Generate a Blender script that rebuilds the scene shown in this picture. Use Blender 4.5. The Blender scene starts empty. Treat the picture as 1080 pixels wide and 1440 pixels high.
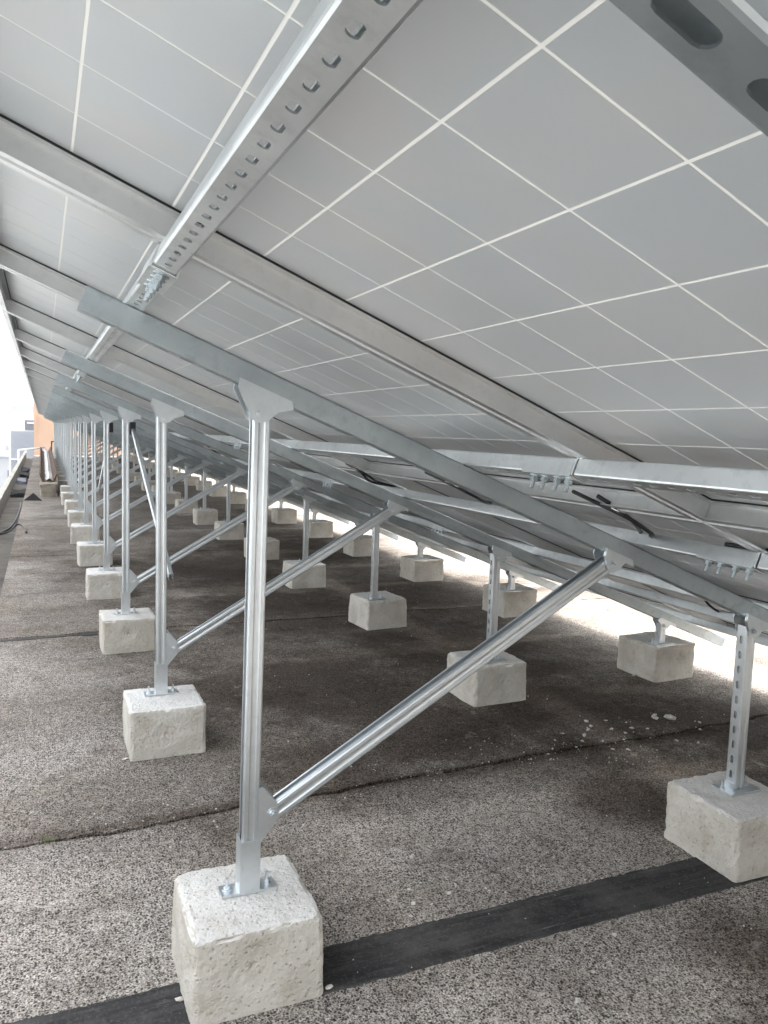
import bpy, math, random
from mathutils import Vector, Matrix, noise
random.seed(7)
SC = bpy.context.scene
COL = SC.collection

# ------------------------------------------------------------------ camera
cam_d = bpy.data.cameras.new("camera")
cam = bpy.data.objects.new("camera", cam_d)
COL.objects.link(cam)
R_ = Vector((0.91674595, -0.39825658, 0.03112155))
U_ = Vector((0.01075818, 0.10249262, 0.99467559))
F_ = Vector((0.39932583, 0.91153001, -0.09824421))
m = Matrix.Identity(4)
for i in range(3):
    m[i][0] = R_[i]; m[i][1] = U_[i]; m[i][2] = -F_[i]
m.translation = (-0.45307, -0.26355, 1.12657)
cam.matrix_world = m
cam_d.sensor_fit = 'HORIZONTAL'
cam_d.sensor_width = 36.0
cam_d.lens = 1101.35 / 1080 * 36.0
cam_d.clip_start = 0.02
cam_d.clip_end = 5000
SC.camera = cam

# ------------------------------------------------------------------ light
SUN_EL, SUN_AZ = math.radians(69), math.radians(80)      # azimuth clockwise from +Y
w = bpy.data.worlds.new("World"); SC.world = w; w.use_nodes = True
nt = w.node_tree; nt.nodes.clear()
sky = nt.nodes.new("ShaderNodeTexSky"); sky.sky_type = 'NISHITA'; sky.sun_disc = False
sky.sun_elevation = SUN_EL; sky.sun_rotation = SUN_AZ
sky.air_density = 1.6; sky.dust_density = 6.0; sky.ozone_density = 1.0
hs = nt.nodes.new("ShaderNodeHueSaturation"); hs.inputs['Saturation'].default_value = 0.24
hs.inputs['Value'].default_value = 1.0
bg = nt.nodes.new("ShaderNodeBackground"); bg.inputs[1].default_value = 0.15
wo = nt.nodes.new("ShaderNodeOutputWorld")
nt.links.new(sky.outputs[0], hs.inputs['Color']); nt.links.new(hs.outputs[0], bg.inputs[0])
nt.links.new(bg.outputs[0], wo.inputs[0])
sd = bpy.data.lights.new("sun", 'SUN'); sun = bpy.data.objects.new("sun", sd); COL.objects.link(sun)
sd.energy = 1.1; sd.angle = math.radians(16); sd.color = (1.0, 0.97, 0.92)
to_sun = Vector((math.sin(SUN_AZ) * math.cos(SUN_EL), math.cos(SUN_AZ) * math.cos(SUN_EL), math.sin(SUN_EL)))
sun.rotation_euler = to_sun.to_track_quat('Z', 'Y').to_euler()
sun.location = (-5, -5, 12)
SC.view_settings.view_transform = 'Standard'
SC.view_settings.look = 'None'
SC.view_settings.exposure = 2.5
SC.view_settings.gamma = 1.0
SC.render.engine = 'CYCLES'
SC.cycles.max_bounces = 7
SC.cycles.diffuse_bounces = 5
SC.cycles.glossy_bounces = 4
SC.cycles.transparent_max_bounces = 12

# ------------------------------------------------------------------ materials
class NT:
    def __init__(self, name):
        self.m = bpy.data.materials.new(name); self.m.use_nodes = True
        self.t = self.m.node_tree; self.t.nodes.clear()
        self.out = self.n("ShaderNodeOutputMaterial")
        self.b = self.n("ShaderNodeBsdfPrincipled")
        self.l(self.b.outputs[0], self.out.inputs[0])
        self.tc = None
    def n(self, t, **k):
        nd = self.t.nodes.new(t)
        for a, v in k.items(): setattr(nd, a, v)
        return nd
    def l(self, a, b): self.t.links.new(a, b)
    def co(self, kind='Object'):
        if self.tc is None: self.tc = self.n("ShaderNodeTexCoord")
        return self.tc.outputs[kind]
    def pos(self):
        return self.n("ShaderNodeNewGeometry").outputs['Position']
    def noise(self, vec, scale, detail=4, rough=0.55):
        nd = self.n("ShaderNodeTexNoise"); nd.inputs['Scale'].default_value = scale
        nd.inputs['Detail'].default_value = detail; nd.inputs['Roughness'].default_value = rough
        self.l(vec, nd.inputs['Vector']); return nd.outputs['Fac']
    def vor(self, vec, scale, feature='F1'):
        nd = self.n("ShaderNodeTexVoronoi", feature=feature); nd.inputs['Scale'].default_value = scale
        self.l(vec, nd.inputs['Vector']); return nd
    def ramp(self, fac, stops):
        nd = self.n("ShaderNodeValToRGB"); e = nd.color_ramp.elements
        while len(e) < len(stops): e.new(0.5)
        for el, (p, c) in zip(e, stops):
            el.position = p; el.color = (*c, 1) if len(c) == 3 else c
        self.l(fac, nd.inputs[0]); return nd.outputs[0]
    def g(self, fac, a, b, lo=0.0, hi=1.0):
        nd = self.n("ShaderNodeMapRange"); nd.inputs[1].default_value = a; nd.inputs[2].default_value = b
        nd.inputs[3].default_value = lo; nd.inputs[4].default_value = hi; nd.clamp = True
        self.l(fac, nd.inputs[0]); return nd.outputs[0]
    def mix(self, fac, a, b, mode='MIX'):
        nd = self.n("ShaderNodeMix", data_type='RGBA', blend_type=mode)
        for s, v in ((nd.inputs[0], fac), (nd.inputs[6], a), (nd.inputs[7], b)):
            if isinstance(v, (int, float)): s.default_value = v
            elif isinstance(v, tuple): s.default_value = (*v, 1)
            else: self.l(v, s)
        return nd.outputs[2]
    def math(self, op, a, b):
        nd = self.n("ShaderNodeMath", operation=op)
        for s, v in ((nd.inputs[0], a), (nd.inputs[1], b)):
            if isinstance(v, (int, float)): s.default_value = v
            else: self.l(v, s)
        return nd.outputs[0]
    def bump(self, h, strength, dist):
        nd = self.n("ShaderNodeBump"); nd.inputs['Strength'].default_value = strength
        nd.inputs['Distance'].default_value = dist
        self.l(h, nd.inputs['Height']); self.l(nd.outputs[0], self.b.inputs['Normal'])
    def set(self, **k):
        for a, v in k.items():
            s = self.b.inputs[a.replace('_', ' ')]
            if isinstance(v, (int, float)): s.default_value = v
            elif isinstance(v, tuple): s.default_value = (*v, 1)
            else: self.l(v, s)

def steel(name, base, rough, var=0.06, mott=.30):
    k = NT(name); p = k.pos()
    big = k.noise(p, 5, 3, 0.5)
    lo = tuple(c * (1 - var * 1.4) for c in base); hi = tuple(min(1, c * (1 + var)) for c in base)
    c = k.mix(k.g(big, .3, .7), lo, hi)
    stain = k.g(k.noise(p, 2.3, 3, .5), .55, .75, 0, .3)
    c = k.mix(stain, c, tuple(min(.95, v * 1.16) for v in base))
    scuff = k.g(k.noise(p, 34, 5, .65), .50, .70, 0, mott)
    c = k.mix(scuff, c, tuple(v * .72 for v in base))
    k.set(Base_Color=c, Metallic=.92, Roughness=k.g(k.noise(p, 7, 2, .5), .3, .7, rough, rough + .07))
    return k.m

M = {}
M['steel'] = steel('galvanised_steel', (.66, .70, .725), .335)
M['steel_dull'] = steel('dull_galvanised_steel', (.45, .50, .525), .38, .12, .60)
M['steel_bright'] = steel('bright_zinc_steel', (.74, .775, .79), .345, .09, .50)
M['alu'] = steel('anodised_aluminium', (.66, .67, .67), .36, .05)
def plain(name, col, rough=.6, metal=0.0, nz=None, bump=None):
    k = NT(name); c = col
    if nz:
        p = k.pos(); f = k.noise(p, nz[0], 5, .6)
        c = k.mix(k.g(f, .3, .7), tuple(v * (1 - nz[1]) for v in col), tuple(min(1, v * (1 + nz[1])) for v in col))
        if bump: k.bump(f, bump[0], bump[1])
    k.set(Base_Color=c, Roughness=rough, Metallic=metal)
    return k.m

# panel underside: cells seen through the pale laminate, bright joints where light leaks through
k = NT('panel_cell'); p = k.pos()
c = k.mix(k.g(k.noise(p, 2.2, 3), .3, .7), (.515, .548, .572), (.565, .594, .612))
c = k.mix(k.g(k.noise(p, 4.5, 2, .5), .42, .75, 0, .7), c, (.572, .556, .562))
c = k.mix(k.g(k.noise(p, 6.5, 3, .5), .40, .75, 0, .7), c, (.52, .552, .605))
oi = k.n("ShaderNodeObjectInfo")
c = k.mix(k.g(oi.outputs['Random'], 0, 1, 0, .22), c, (.60, .62, .63))
k.set(Base_Color=c, Roughness=.34, Specular_IOR_Level=.5); M['cell'] = k.m
k = NT('white_backsheet')
df = k.n("ShaderNodeBsdfDiffuse"); df.inputs[0].default_value = (.8, .8, .78, 1)
tr = k.n("ShaderNodeBsdfTranslucent"); tr.inputs[0].default_value = (.8, .8, .78, 1)
ms = k.n("ShaderNodeMixShader"); ms.inputs[0].default_value = .035
k.l(df.outputs[0], ms.inputs[1]); k.l(tr.outputs[0], ms.inputs[2]); k.l(ms.outputs[0], k.out.inputs[0])
M['backsheet'] = k.m
k = NT('panel_glass')
tp = k.n("ShaderNodeBsdfTransparent"); tp.inputs[0].default_value = (.93, .95, .95, 1)
gl = k.n("ShaderNodeBsdfGlossy"); gl.inputs['Roughness'].default_value = .05
fr = k.n("ShaderNodeFresnel"); fr.inputs[0].default_value = 1.5
ms = k.n("ShaderNodeMixShader"); k.l(fr.outputs[0], ms.inputs[0])
k.l(tp.outputs[0], ms.inputs[1]); k.l(gl.outputs[0], ms.inputs[2]); k.l(ms.outputs[0], k.out.inputs[0])
M['glass'] = k.m
M['black'] = plain('black_cable_rubber', (.012, .012, .013), .45)

def concrete_block():
    k = NT('cast_concrete'); p = k.pos()
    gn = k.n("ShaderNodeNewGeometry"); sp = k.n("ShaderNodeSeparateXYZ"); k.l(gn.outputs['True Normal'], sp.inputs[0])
    top = k.g(sp.outputs[2], .5, .8)                      # upward faces paler, side faces tanner
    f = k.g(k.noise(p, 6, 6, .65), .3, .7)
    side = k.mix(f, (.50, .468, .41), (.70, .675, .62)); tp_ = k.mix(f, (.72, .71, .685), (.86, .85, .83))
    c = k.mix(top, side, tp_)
    oi = k.n('ShaderNodeObjectInfo'); c = k.mix(k.g(oi.outputs['Random'], 0, 1, .0, .35), c, (.80, .76, .70), 'MULTIPLY')
    c = k.mix(k.g(k.noise(p, 13, 7, .7), .52, .68, 0, .55), c, (.72, .66, .58), 'MULTIPLY')
    c = k.mix(k.g(k.noise(p, 30, 6, .75), .56, .74, 0, .6), c, (.36, .33, .275))
    pv = k.vor(p, 75); c = k.mix(k.g(pv.outputs['Distance'], .05, .17, .55, 0), c, (.26, .24, .20))
    k.set(Base_Color=c, Roughness=.9, Specular_IOR_Level=.25)
    h = k.math('ADD', k.noise(p, 70, 6, .75), k.math('MULTIPLY', k.g(pv.outputs['Distance'], .0, .3), .6))
    k.bump(h, 1.0, .007); return k.m
M['block'] = concrete_block()

def roof_mat():
    k = NT('exposed_aggregate_concrete'); p = k.pos()
    big = k.noise(p, .55, 6, .62); mid = k.noise(p, 3.2, 6, .65)
    c = k.mix(k.g(big, .36, .64), (.23, .182, .138), (.43, .385, .335))
    c = k.mix(k.g(mid, .40, .66), c, (.315, .268, .215))
    # worn cement patches
    worn = k.g(k.noise(p, 1.7, 7, .7), .53, .68)
    c = k.mix(k.math('MULTIPLY', worn, .6), c, (.47, .445, .41))
    # ragged damp stains plus painted under-array shade; worn patches plus painted near light
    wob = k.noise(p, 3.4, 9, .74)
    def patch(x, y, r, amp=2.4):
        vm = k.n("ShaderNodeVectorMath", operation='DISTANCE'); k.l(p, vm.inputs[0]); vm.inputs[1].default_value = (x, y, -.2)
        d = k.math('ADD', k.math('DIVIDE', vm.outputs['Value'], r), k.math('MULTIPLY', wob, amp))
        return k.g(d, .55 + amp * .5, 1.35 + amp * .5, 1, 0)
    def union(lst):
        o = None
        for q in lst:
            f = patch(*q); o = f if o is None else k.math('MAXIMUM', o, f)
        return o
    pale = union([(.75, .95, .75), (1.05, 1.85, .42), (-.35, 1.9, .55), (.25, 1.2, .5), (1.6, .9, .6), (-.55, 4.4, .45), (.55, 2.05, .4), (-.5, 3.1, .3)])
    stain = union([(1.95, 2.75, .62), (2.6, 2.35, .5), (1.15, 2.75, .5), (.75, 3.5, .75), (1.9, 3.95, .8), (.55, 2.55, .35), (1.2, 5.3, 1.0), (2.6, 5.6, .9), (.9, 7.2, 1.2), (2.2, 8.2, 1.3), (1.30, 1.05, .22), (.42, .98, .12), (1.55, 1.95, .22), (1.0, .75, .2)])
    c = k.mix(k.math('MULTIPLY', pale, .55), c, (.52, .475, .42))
    # aggregate of three sizes, thinner where the cement skin survives
    def stones(scale, sel, lo, hi, edge):
        v = k.vor(p, scale); s_ = k.n("ShaderNodeSeparateColor"); k.l(v.outputs['Color'], s_.inputs[0])
        core = k.g(v.outputs['Distance'], edge * .55, edge, 1, 0)
        dens = k.g(k.math('ADD', mid, k.math('MULTIPLY', worn, .06)), .35, .75, lo, hi)
        return k.math('MULTIPLY', k.math('GREATER_THAN', s_.outputs[sel], dens), core), s_, core
    d1, s1, core = stones(125, 0, .54, .80, .58)
    d2, s2, _c = stones(200, 1, .48, .72, .62)
    d3, s3, _c = stones(340, 2, .46, .66, .65)
    l1, _s, _c = stones(130, 0, .93, .97, .55)
    c = k.mix(k.math('MULTIPLY', d3, .62), c, (.060, .050, .041))
    c = k.mix(k.math('MULTIPLY', l1, .75), c, (.55, .52, .48))
    c = k.mix(k.math('MULTIPLY', d2, .86), c, (.045, .038, .032))
    c = k.mix(k.math('MULTIPLY', d1, .90), c, (.038, .033, .029))
    # grain: fine grit and pitting, clustered
    clus = k.g(k.noise(p, 7, 5, .6), .3, .7, .65, 1.25)
    g1 = k.g(k.noise(p, 185, 4, .75), .36, .66, -.66, .62); g2 = k.g(k.noise(p, 62, 6, .75), .34, .68, -.42, .36)
    gr = k.math('ADD', 1.0, k.math('MULTIPLY', k.math('ADD', g1, g2), clus)); gr = k.math('MAXIMUM', gr, .14)
    gc = k.n("ShaderNodeCombineColor")
    for i in range(3): k.l(gr, gc.inputs[i])
    c = k.mix(1.0, c, gc.outputs[0], 'MULTIPLY')
    # ragged damp stains and painted shade keep the grain under them
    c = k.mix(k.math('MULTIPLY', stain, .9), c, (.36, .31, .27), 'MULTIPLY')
    jn = k.n('ShaderNodeSeparateXYZ'); k.l(p, jn.inputs[0])
    rag = k.math('MULTIPLY', k.math('SUBTRACT', wob, .5), .20)
    jd = k.math('ABSOLUTE', k.math('ADD', k.math('SUBTRACT', jn.outputs[1], 2.37), rag), 0)
    c = k.mix(k.g(jd, .008, .06, .8, 0), c, (.42, .36, .30), 'MULTIPLY')
    c = k.mix(k.g(k.noise(p, .8, 7, .68), .50, .64, 0, .85), c, (.45, .385, .33), 'MULTIPLY')
    c = k.mix(k.g(k.noise(p, 4.5, 8, .74), .53, .70, 0, .85), c, (.42, .37, .33), 'MULTIPLY')
    c = k.mix(k.g(k.noise(p, 12, 8, .74), .60, .74, 0, .5), c, (.52, .49, .45))
    hsn = k.n('ShaderNodeHueSaturation'); hsn.inputs['Saturation'].default_value = .76; k.l(c, hsn.inputs['Color']); c = hsn.outputs[0]
    k.set(Base_Color=c, Roughness=.93, Specular_IOR_Level=.2)
    h = k.math('ADD', k.math('MULTIPLY', core, .5), k.noise(p, 45, 5, .7))
    k.bump(h, .6, .006); return k.m
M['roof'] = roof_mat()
M['joint'] = plain('joint_dirt', (.035, .030, .024), .95, nz=(30, .4))
M['bitumen'] = (lambda: None)()
k = NT('bitumen_strip'); p = k.pos()
mp = k.n("ShaderNodeMapping"); mp.inputs['Scale'].default_value = (.7, 9, 1); k.l(p, mp.inputs[0])
c = k.mix(k.g(k.noise(mp.outputs[0], 4, 6, .7), .40, .70), (.016, .016, .017), (.055, .054, .053))
c = k.mix(k.g(k.noise(p, 130, 5, .8), .52, .70, 0, .75), c, (.13, .12, .11))
c = k.mix(k.g(k.noise(p, 3.0, 7, .7), .50, .68, 0, .5), c, (.115, .108, .10))
mq = k.n("ShaderNodeMapping"); mq.inputs['Scale'].default_value = (1.2, 22, 1); k.l(p, mq.inputs[0])
c = k.mix(k.g(k.noise(mq.outputs[0], 3, 5, .6), .62, .72, 0, .55), c, (.19, .185, .175))
k.set(Base_Color=c, Roughness=.8, Specular_IOR_Level=.3); k.bump(k.noise(p, 120, 4, .7), .4, .002); M['bitumen'] = k.m
M['parapet'] = plain('weathered_parapet', (.22, .212, .19), .92, nz=(5, .35), bump=(.5, .01))
M['gutter'] = plain('dirty_gutter_bed', (.075, .068, .058), .9, nz=(3, .5), bump=(.5, .01))
M['rubble'] = plain('mortar_crumb', (.50, .48, .44), .92, nz=(60, .35))
M['rust'] = plain('rusty_iron', (.085, .045, .028), .8, nz=(14, .5))
M['wood'] = plain('grey_plaster', (.27, .235, .19), .9, nz=(10, .35), bump=(.4, .01))
M['white'] = plain('white_paint', (.78, .77, .75), .6, nz=(8, .06))
M['peach'] = plain('peach_render', (.46, .31, .22), .9, nz=(1.2, .07))
M['peach_shade'] = plain('peach_corner_shade', (.44, .29, .20), .9, nz=(1.2, .07))  # darker peach, shading painted onto the stair house's corner strip
M['greywall'] = plain('grey_wall', (.17, .185, .215), .9, nz=(.5, .08))
M['palewall'] = plain('pale_wall', (.30, .31, .325), .9, nz=(.5, .06))
M['whitewall'] = plain('white_wall', (.60, .60, .61), .9, nz=(.5, .05))
M['window'] = plain('window_glass', (.10, .11, .14), .15)
M['tile'] = plain('terracotta_sheet', (.52, .27, .18), .8, nz=(3, .15))
M['tile_pale'] = plain('pale_roof_sheet', (.66, .60, .50), .8, nz=(3, .1))
M['green'] = plain('weed_leaf', (.11, .135, .05), .6, nz=(40, .3))
M['hill'] = plain('wooded_hill', (.06, .085, .05), .95, nz=(.02, .35))
M['town'] = plain('town_ground', (.16, .165, .16), .95, nz=(.05, .4))
M['black_sheet'] = plain('black_tarp', (.010, .010, .010), .95)

# ------------------------------------------------------------------ helpers
def mesh(name, V, Fc, mat, smooth=False):
    me = bpy.data.meshes.new(name); me.from_pydata([tuple(v) for v in V], [], Fc)
    if mat is not None: me.materials.append(mat)
    if smooth:
        me.polygons.foreach_set('use_smooth', [True] * len(me.polygons))
    me.update(); return me
def ob(name, data, parent=None, loc=(0, 0, 0), rot=None):
    o = bpy.data.objects.new(name, data); COL.objects.link(o)
    if parent is not None: o.parent = parent
    o.location = loc
    if rot is not None: o.rotation_euler = rot
    return o
def tag(o, label, cat, group=None):
    o['label'] = label; o['category'] = cat
    if group: o['group'] = group
    return o
def struct(o): o['kind'] = 'structure'; return o
def stuff(o): o['kind'] = 'stuff'; return o

class MB:
    def __init__(s): s.V = []; s.F = []
    def add(s, V, F):
        b = len(s.V); s.V += [Vector(v) for v in V]; s.F += [tuple(i + b for i in f) for f in F]
    def box(s, x0, x1, y0, y1, z0, z1):
        s.add([(x0, y0, z0), (x1, y0, z0), (x1, y1, z0), (x0, y1, z0), (x0, y0, z1), (x1, y0, z1), (x1, y1, z1), (x0, y1, z1)],
              [(0, 3, 2, 1), (4, 5, 6, 7), (0, 1, 5, 4), (1, 2, 6, 5), (2, 3, 7, 6), (3, 0, 4, 7)])
    def prism(s, poly, axis, a, b):
        """poly in the two other axes, extruded along axis from a to b"""
        n = len(poly); V = []
        for t in (a, b):
            for (p, q) in poly:
                V.append({'x': (t, p, q), 'y': (p, t, q), 'z': (p, q, t)}[axis])
        F = [tuple(range(n)), tuple(range(2 * n - 1, n - 1, -1))]
        F += [(i, (i + 1) % n + 0, (i + 1) % n + n, i + n) for i in range(n)]
        s.add(V, F)
    def cyl(s, c, ax, r, h, n=10, r2=None):
        ax = Vector(ax).normalized(); t = ax.orthogonal().normalized(); u = ax.cross(t)
        r2 = r if r2 is None else r2; c = Vector(c); V = []
        for rr, z in ((r, 0), (r2, h)):
            for i in range(n):
                a = 2 * math.pi * i / n; V.append(c + ax * z + (t * math.cos(a) + u * math.sin(a)) * rr)
        F = [tuple(range(n - 1, -1, -1)), tuple(range(n, 2 * n))] + [(i, (i + 1) % n, (i + 1) % n + n, i + n) for i in range(n)]
        s.add(V, F)
    def tube(s, pts, r, n=8):
        pts = [Vector(p) for p in pts]; rings = []; V = []; F = []
        t0 = None
        for i, p in enumerate(pts):
            d = (pts[min(i + 1, len(pts) - 1)] - pts[max(i - 1, 0)]).normalized()
            t = d.orthogonal().normalized() if t0 is None else (t0 - d * t0.dot(d)).normalized()
            t0 = t; u = d.cross(t)
            for j in range(n):
                a = 2 * math.pi * j / n; V.append(p + (t * math.cos(a) + u * math.sin(a)) * r)
        for i in range(len(pts) - 1):
            for j in range(n):
                F.append((i * n + j, i * n + (j + 1) % n, (i + 1) * n + (j + 1) % n, (i + 1) * n + j))
        F += [tuple(range(n - 1, -1, -1)), tuple((len(pts) - 1) * n + j for j in range(n))]
        s.add(V, F)
    def me(s, name, mat, smooth=False, xf=None):
        V = s.V if xf is None else [xf @ v for v in s.V]
        return mesh(name, V, s.F, mat, smooth)

def smooth_path(pts, n=5):
    """Catmull-Rom"""
    pts = [Vector(p) for p in pts]; P = [pts[0]] + pts + [pts[-1]]; out = []
    for i in range(1, len(P) - 2):
        for j in range(n):
            t = j / n; a, b, c, d = P[i - 1], P[i], P[i + 1], P[i + 2]
            out.append(.5 * ((2 * b) + (-a + c) * t + (2 * a - 5 * b + 4 * c - d) * t * t + (-a + 3 * b - 3 * c + d) * t ** 3))
    return out + [pts[-1]]

def channel(L, W=.041, H=.041, t=.0022, lip=.010, slots=None, off=.02, groove=0.0):
    """Lipped strut channel along +x, web at z=0 (outer face), open towards +z. slots=(pitch,len,width): real holes in the web."""
    mb = MB(); hw = W / 2; rr = .004
    def prof(sg):
        # outer then inner, from the web corner round to the lip end
        mid = [(hw, H * .30), (hw - groove * .8, H * .37), (hw - groove, H * .45), (hw - groove, H * .55), (hw - groove * .8, H * .63), (hw, H * .70)] if groove else []
        o = [(hw - rr, 0), (hw - rr * .3, rr * .3), (hw, rr)] + mid + [(hw, H - rr), (hw - rr * .3, H - rr * .3), (hw - rr, H), (hw - lip, H), (hw - lip, H - .007)]
        i = [(hw - lip + t, H - .007), (hw - lip + t, H - t), (hw - rr, H - t), (hw - t, H - rr)] + [(a_ - t, b_) for a_, b_ in mid[::-1]] + [(hw - t, rr), (hw - rr, t)]
        return [(sg * a, b) for a, b in o + i]
    for sg in (1, -1):
        q = prof(sg)
        if sg < 0: q = q[::-1]
        mb.prism(q, 'x', 0, L)
    w2 = hw - rr
    if not slots:
        mb.box(0, L, -w2, w2, 0, t)
    else:
        pitch, sl, sw = slots
        n = max(1, int((L - off) // pitch)); x = 0.0
        start = (L - n * pitch) / 2
        def quadstrip(x0, x1):
            mb.box(x0, x1, -w2, w2, 0, t)
        if start > 1e-4: quadstrip(0, start); quadstrip(L - start, L)
        hl, hwid = sl / 2, sw / 2; P = pitch / 2; rd = min(hwid, hl) * .92; hole = []; rim = []
        for sg in (-1, 1):                                   # left cap downwards, right cap upwards
            pts = []
            for q in range(7):
                a_ = math.pi / 2 * (1 - q / 3)
                pts.append((math.cos(a_), math.sin(a_)))
            for (cx_, sy_) in pts:
                hole.append((sg * (hl - rd + rd * cx_), -sg * -1 * 0 + (sy_ * hwid if sg < 0 else -sy_ * hwid)))
                rim.append((sg * P, (sy_ if sg < 0 else -sy_) * w2))
        NH = len(hole)
        for kx in range(n):
            cx = start + (kx + .5) * pitch
            V = []
            for z in (0, t):
                V += [(cx + a, b, z) for a, b in hole] + [(cx + a, b, z) for a, b in rim]
            Fc = []
            for z, fl in ((0, True), (2 * NH, False)):
                for i in range(NH):
                    j = (i + 1) % NH
                    f = (z + i, z + j, z + NH + j, z + NH + i)
                    Fc.append(f if fl else f[::-1])
            Fc += [(i, i + 2 * NH, (i + 1) % NH + 2 * NH, (i + 1) % NH) for i in range(NH)]
            mb.add(V, Fc)
    return mb

def frame_xf(A, B, open_dir):
    """matrix that lays a channel (x along, z open) from A to B"""
    A = Vector(A); B = Vector(B); x = (B - A).normalized(); z = Vector(open_dir); z = (z - x * z.dot(x)).normalized(); y = z.cross(x)
    mm = Matrix.Identity(4)
    for i in range(3): mm[i][0] = x[i]; mm[i][1] = y[i]; mm[i][2] = z[i]; mm[i][3] = A[i]
    return mm

ORD = ['first', 'second', 'third', 'fourth', 'fifth', 'sixth', 'seventh', 'eighth', 'ninth', 'tenth', 'eleventh', 'twelfth', 'thirteenth',
       'fourteenth', 'fifteenth', 'sixteenth', 'seventeenth', 'eighteenth', 'nineteenth', 'twentieth', 'twenty-first', 'twenty-second',
       'twenty-third', 'twenty-fourth', 'twenty-fifth', 'twenty-sixth', 'twenty-seventh', 'twenty-eighth', 'twenty-ninth', 'thirtieth',
       'thirty-first', 'thirty-second', 'thirty-third', 'thirty-fourth', 'thirty-fifth', 'thirty-sixth', 'thirty-seventh']

# ------------------------------------------------------------------ array geometry (metres; z=0 is the top of the concrete blocks)
TH = 0.3771; CT, ST, TT = math.cos(TH), math.sin(TH), math.tan(TH)
Z0 = 1.3704                    # underside of the laminate above X=0
GZ = -0.2                      # roof surface
BAY = 1.54; NF = 23
X_MID, X_REAR = 1.63, 2.74
SEAM0 = -0.932; NC = 36
ROWS = [(-0.612, 10), (1.020, 8), (2.335, 7)]       # start along slope, cells
PITCH = .1585
def SL(s, y, d): return Vector((s * CT - d * ST, y, Z0 - s * ST - d * CT))     # d = distance below the laminate
def raf_z(x, d): return Z0 - x * TT - d / CT
D_PUR_TOP, D_PUR_BOT, D_RAF_BOT = .050, .0895, .1435

# ------------------------------------------------------------------ roof deck with open joints
JOINTS = [-6.0, -3.2, -.45, 2.36, 5.0, 8.3, 11.7, 15.1, 18.5, 21.9, 25.3, 28.7, 32.1, 36.5]
XL, XR = -.76, 9.0
deck = MB(); deck.box(XL + .01, XR, JOINTS[0] + .01, JOINTS[-1] - .01, -.45, GZ - .022)
deck_o = struct(ob('roof_deck', deck.me('roof_deck', M['joint'])))
def edge(y, seed, sgn, near):
    pts = []; n = 420 if near else 120
    for i in range(n + 1):
        x = XL + (XR - XL) * (i / n) ** 1.25
        tilt = (x - .8) * .028 * (1 if abs(y - 2.36) < .1 else .2)
        wv = .038 * noise.noise(Vector((x * .9, y * 3.1, 0))) + .022 * noise.noise(Vector((x * 4, y, 2))) + .007 * noise.noise(Vector((x * 13, y, 5)))
        gap = (.0075 if near else .005) + .022 * max(0, noise.noise(Vector((x * 2.3, seed, 5))) + .12)
        fine = .0050 * noise.noise(Vector((x * 38, seed * 7.7, 1))) + .012 * max(0, noise.noise(Vector((x * 14, seed * 3, 4))) - .12)
        pts.append((x, y + tilt + wv + sgn * (gap + fine)))
    return pts
for i in range(len(JOINTS) - 1):
    y0, y1 = JOINTS[i], JOINTS[i + 1]; near = -1 < y1 < 9
    a = edge(y0, i * 1.3 + .4, 1, near); b = edge(y1, i * 2.7 + 9.1, -1, near); n = len(a)
    V = [(x, y, GZ) for x, y in a] + [(x, y, GZ) for x, y in b] + [(x, y, GZ - .03) for x, y in a] + [(x, y, GZ - .03) for x, y in b]
    Fc = []
    for j in range(n - 1):
        Fc += [(j, j + 1, n + j + 1, n + j), (2 * n + j, 2 * n + j + 1, j + 1, j), (n + j, n + j + 1, 3 * n + j + 1, 3 * n + j)]
    Fc += [(0, n, 3 * n, 2 * n), (2 * n - 1, n - 1, 3 * n - 1, 4 * n - 1)]
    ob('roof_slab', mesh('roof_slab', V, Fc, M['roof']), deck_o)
# gutter and parapet along the eave side
gb = MB(); gb.box(-1.04, XL + .012, -6, 36.4, -.46, -.30); struct(ob('gutter_bed', gb.me('gutter_bed', M['gutter'])))
def rough_bar(x0, x1, y0, y1, z0, z1, step, amp, seed):
    """long cast bar with uneven edges, along y"""
    prof = [(x0, z0), (x0, z1), (x1, z1), (x1, z0)]; V = []; Fc = []; n = int((y1 - y0) / step)
    for i in range(n + 1):
        y = y0 + (y1 - y0) * i / n
        for j, (x, z) in enumerate(prof):
            q = amp * noise.noise(Vector((y * 1.7, j * 9.1, seed))) + amp * .5 * noise.noise(Vector((y * 9, j * 5.1, seed)))
            V.append((x + (q if j in (1, 2) else 0), y, z + (q * .7 if j in (1, 2) else 0)))
    for i in range(n):
        for j in range(3): Fc.append((i * 4 + j, i * 4 + j + 1, i * 4 + j + 5, i * 4 + j + 4))
    Fc += [(0, 1, 2, 3), tuple(n * 4 + j for j in (3, 2, 1, 0))]
    return mesh('bar', V, Fc, M['parapet'])
po = ob('parapet', rough_bar(-1.13, -1.04, -6, 36.4, -.8, -.03, .12, .012, 3)); po.data.name = 'parapet'
tag(po, 'low weathered concrete parapet along the outer edge of the gutter', 'parapet')
# the building's outer face under the parapet
bw = MB(); bw.box(-1.12, XR, -6, 36.45, -14, -.5)
tag(ob('roof_building', bw.me('roof_building', M['palewall'])), 'pale building body that carries the roof deck', 'building')

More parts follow.
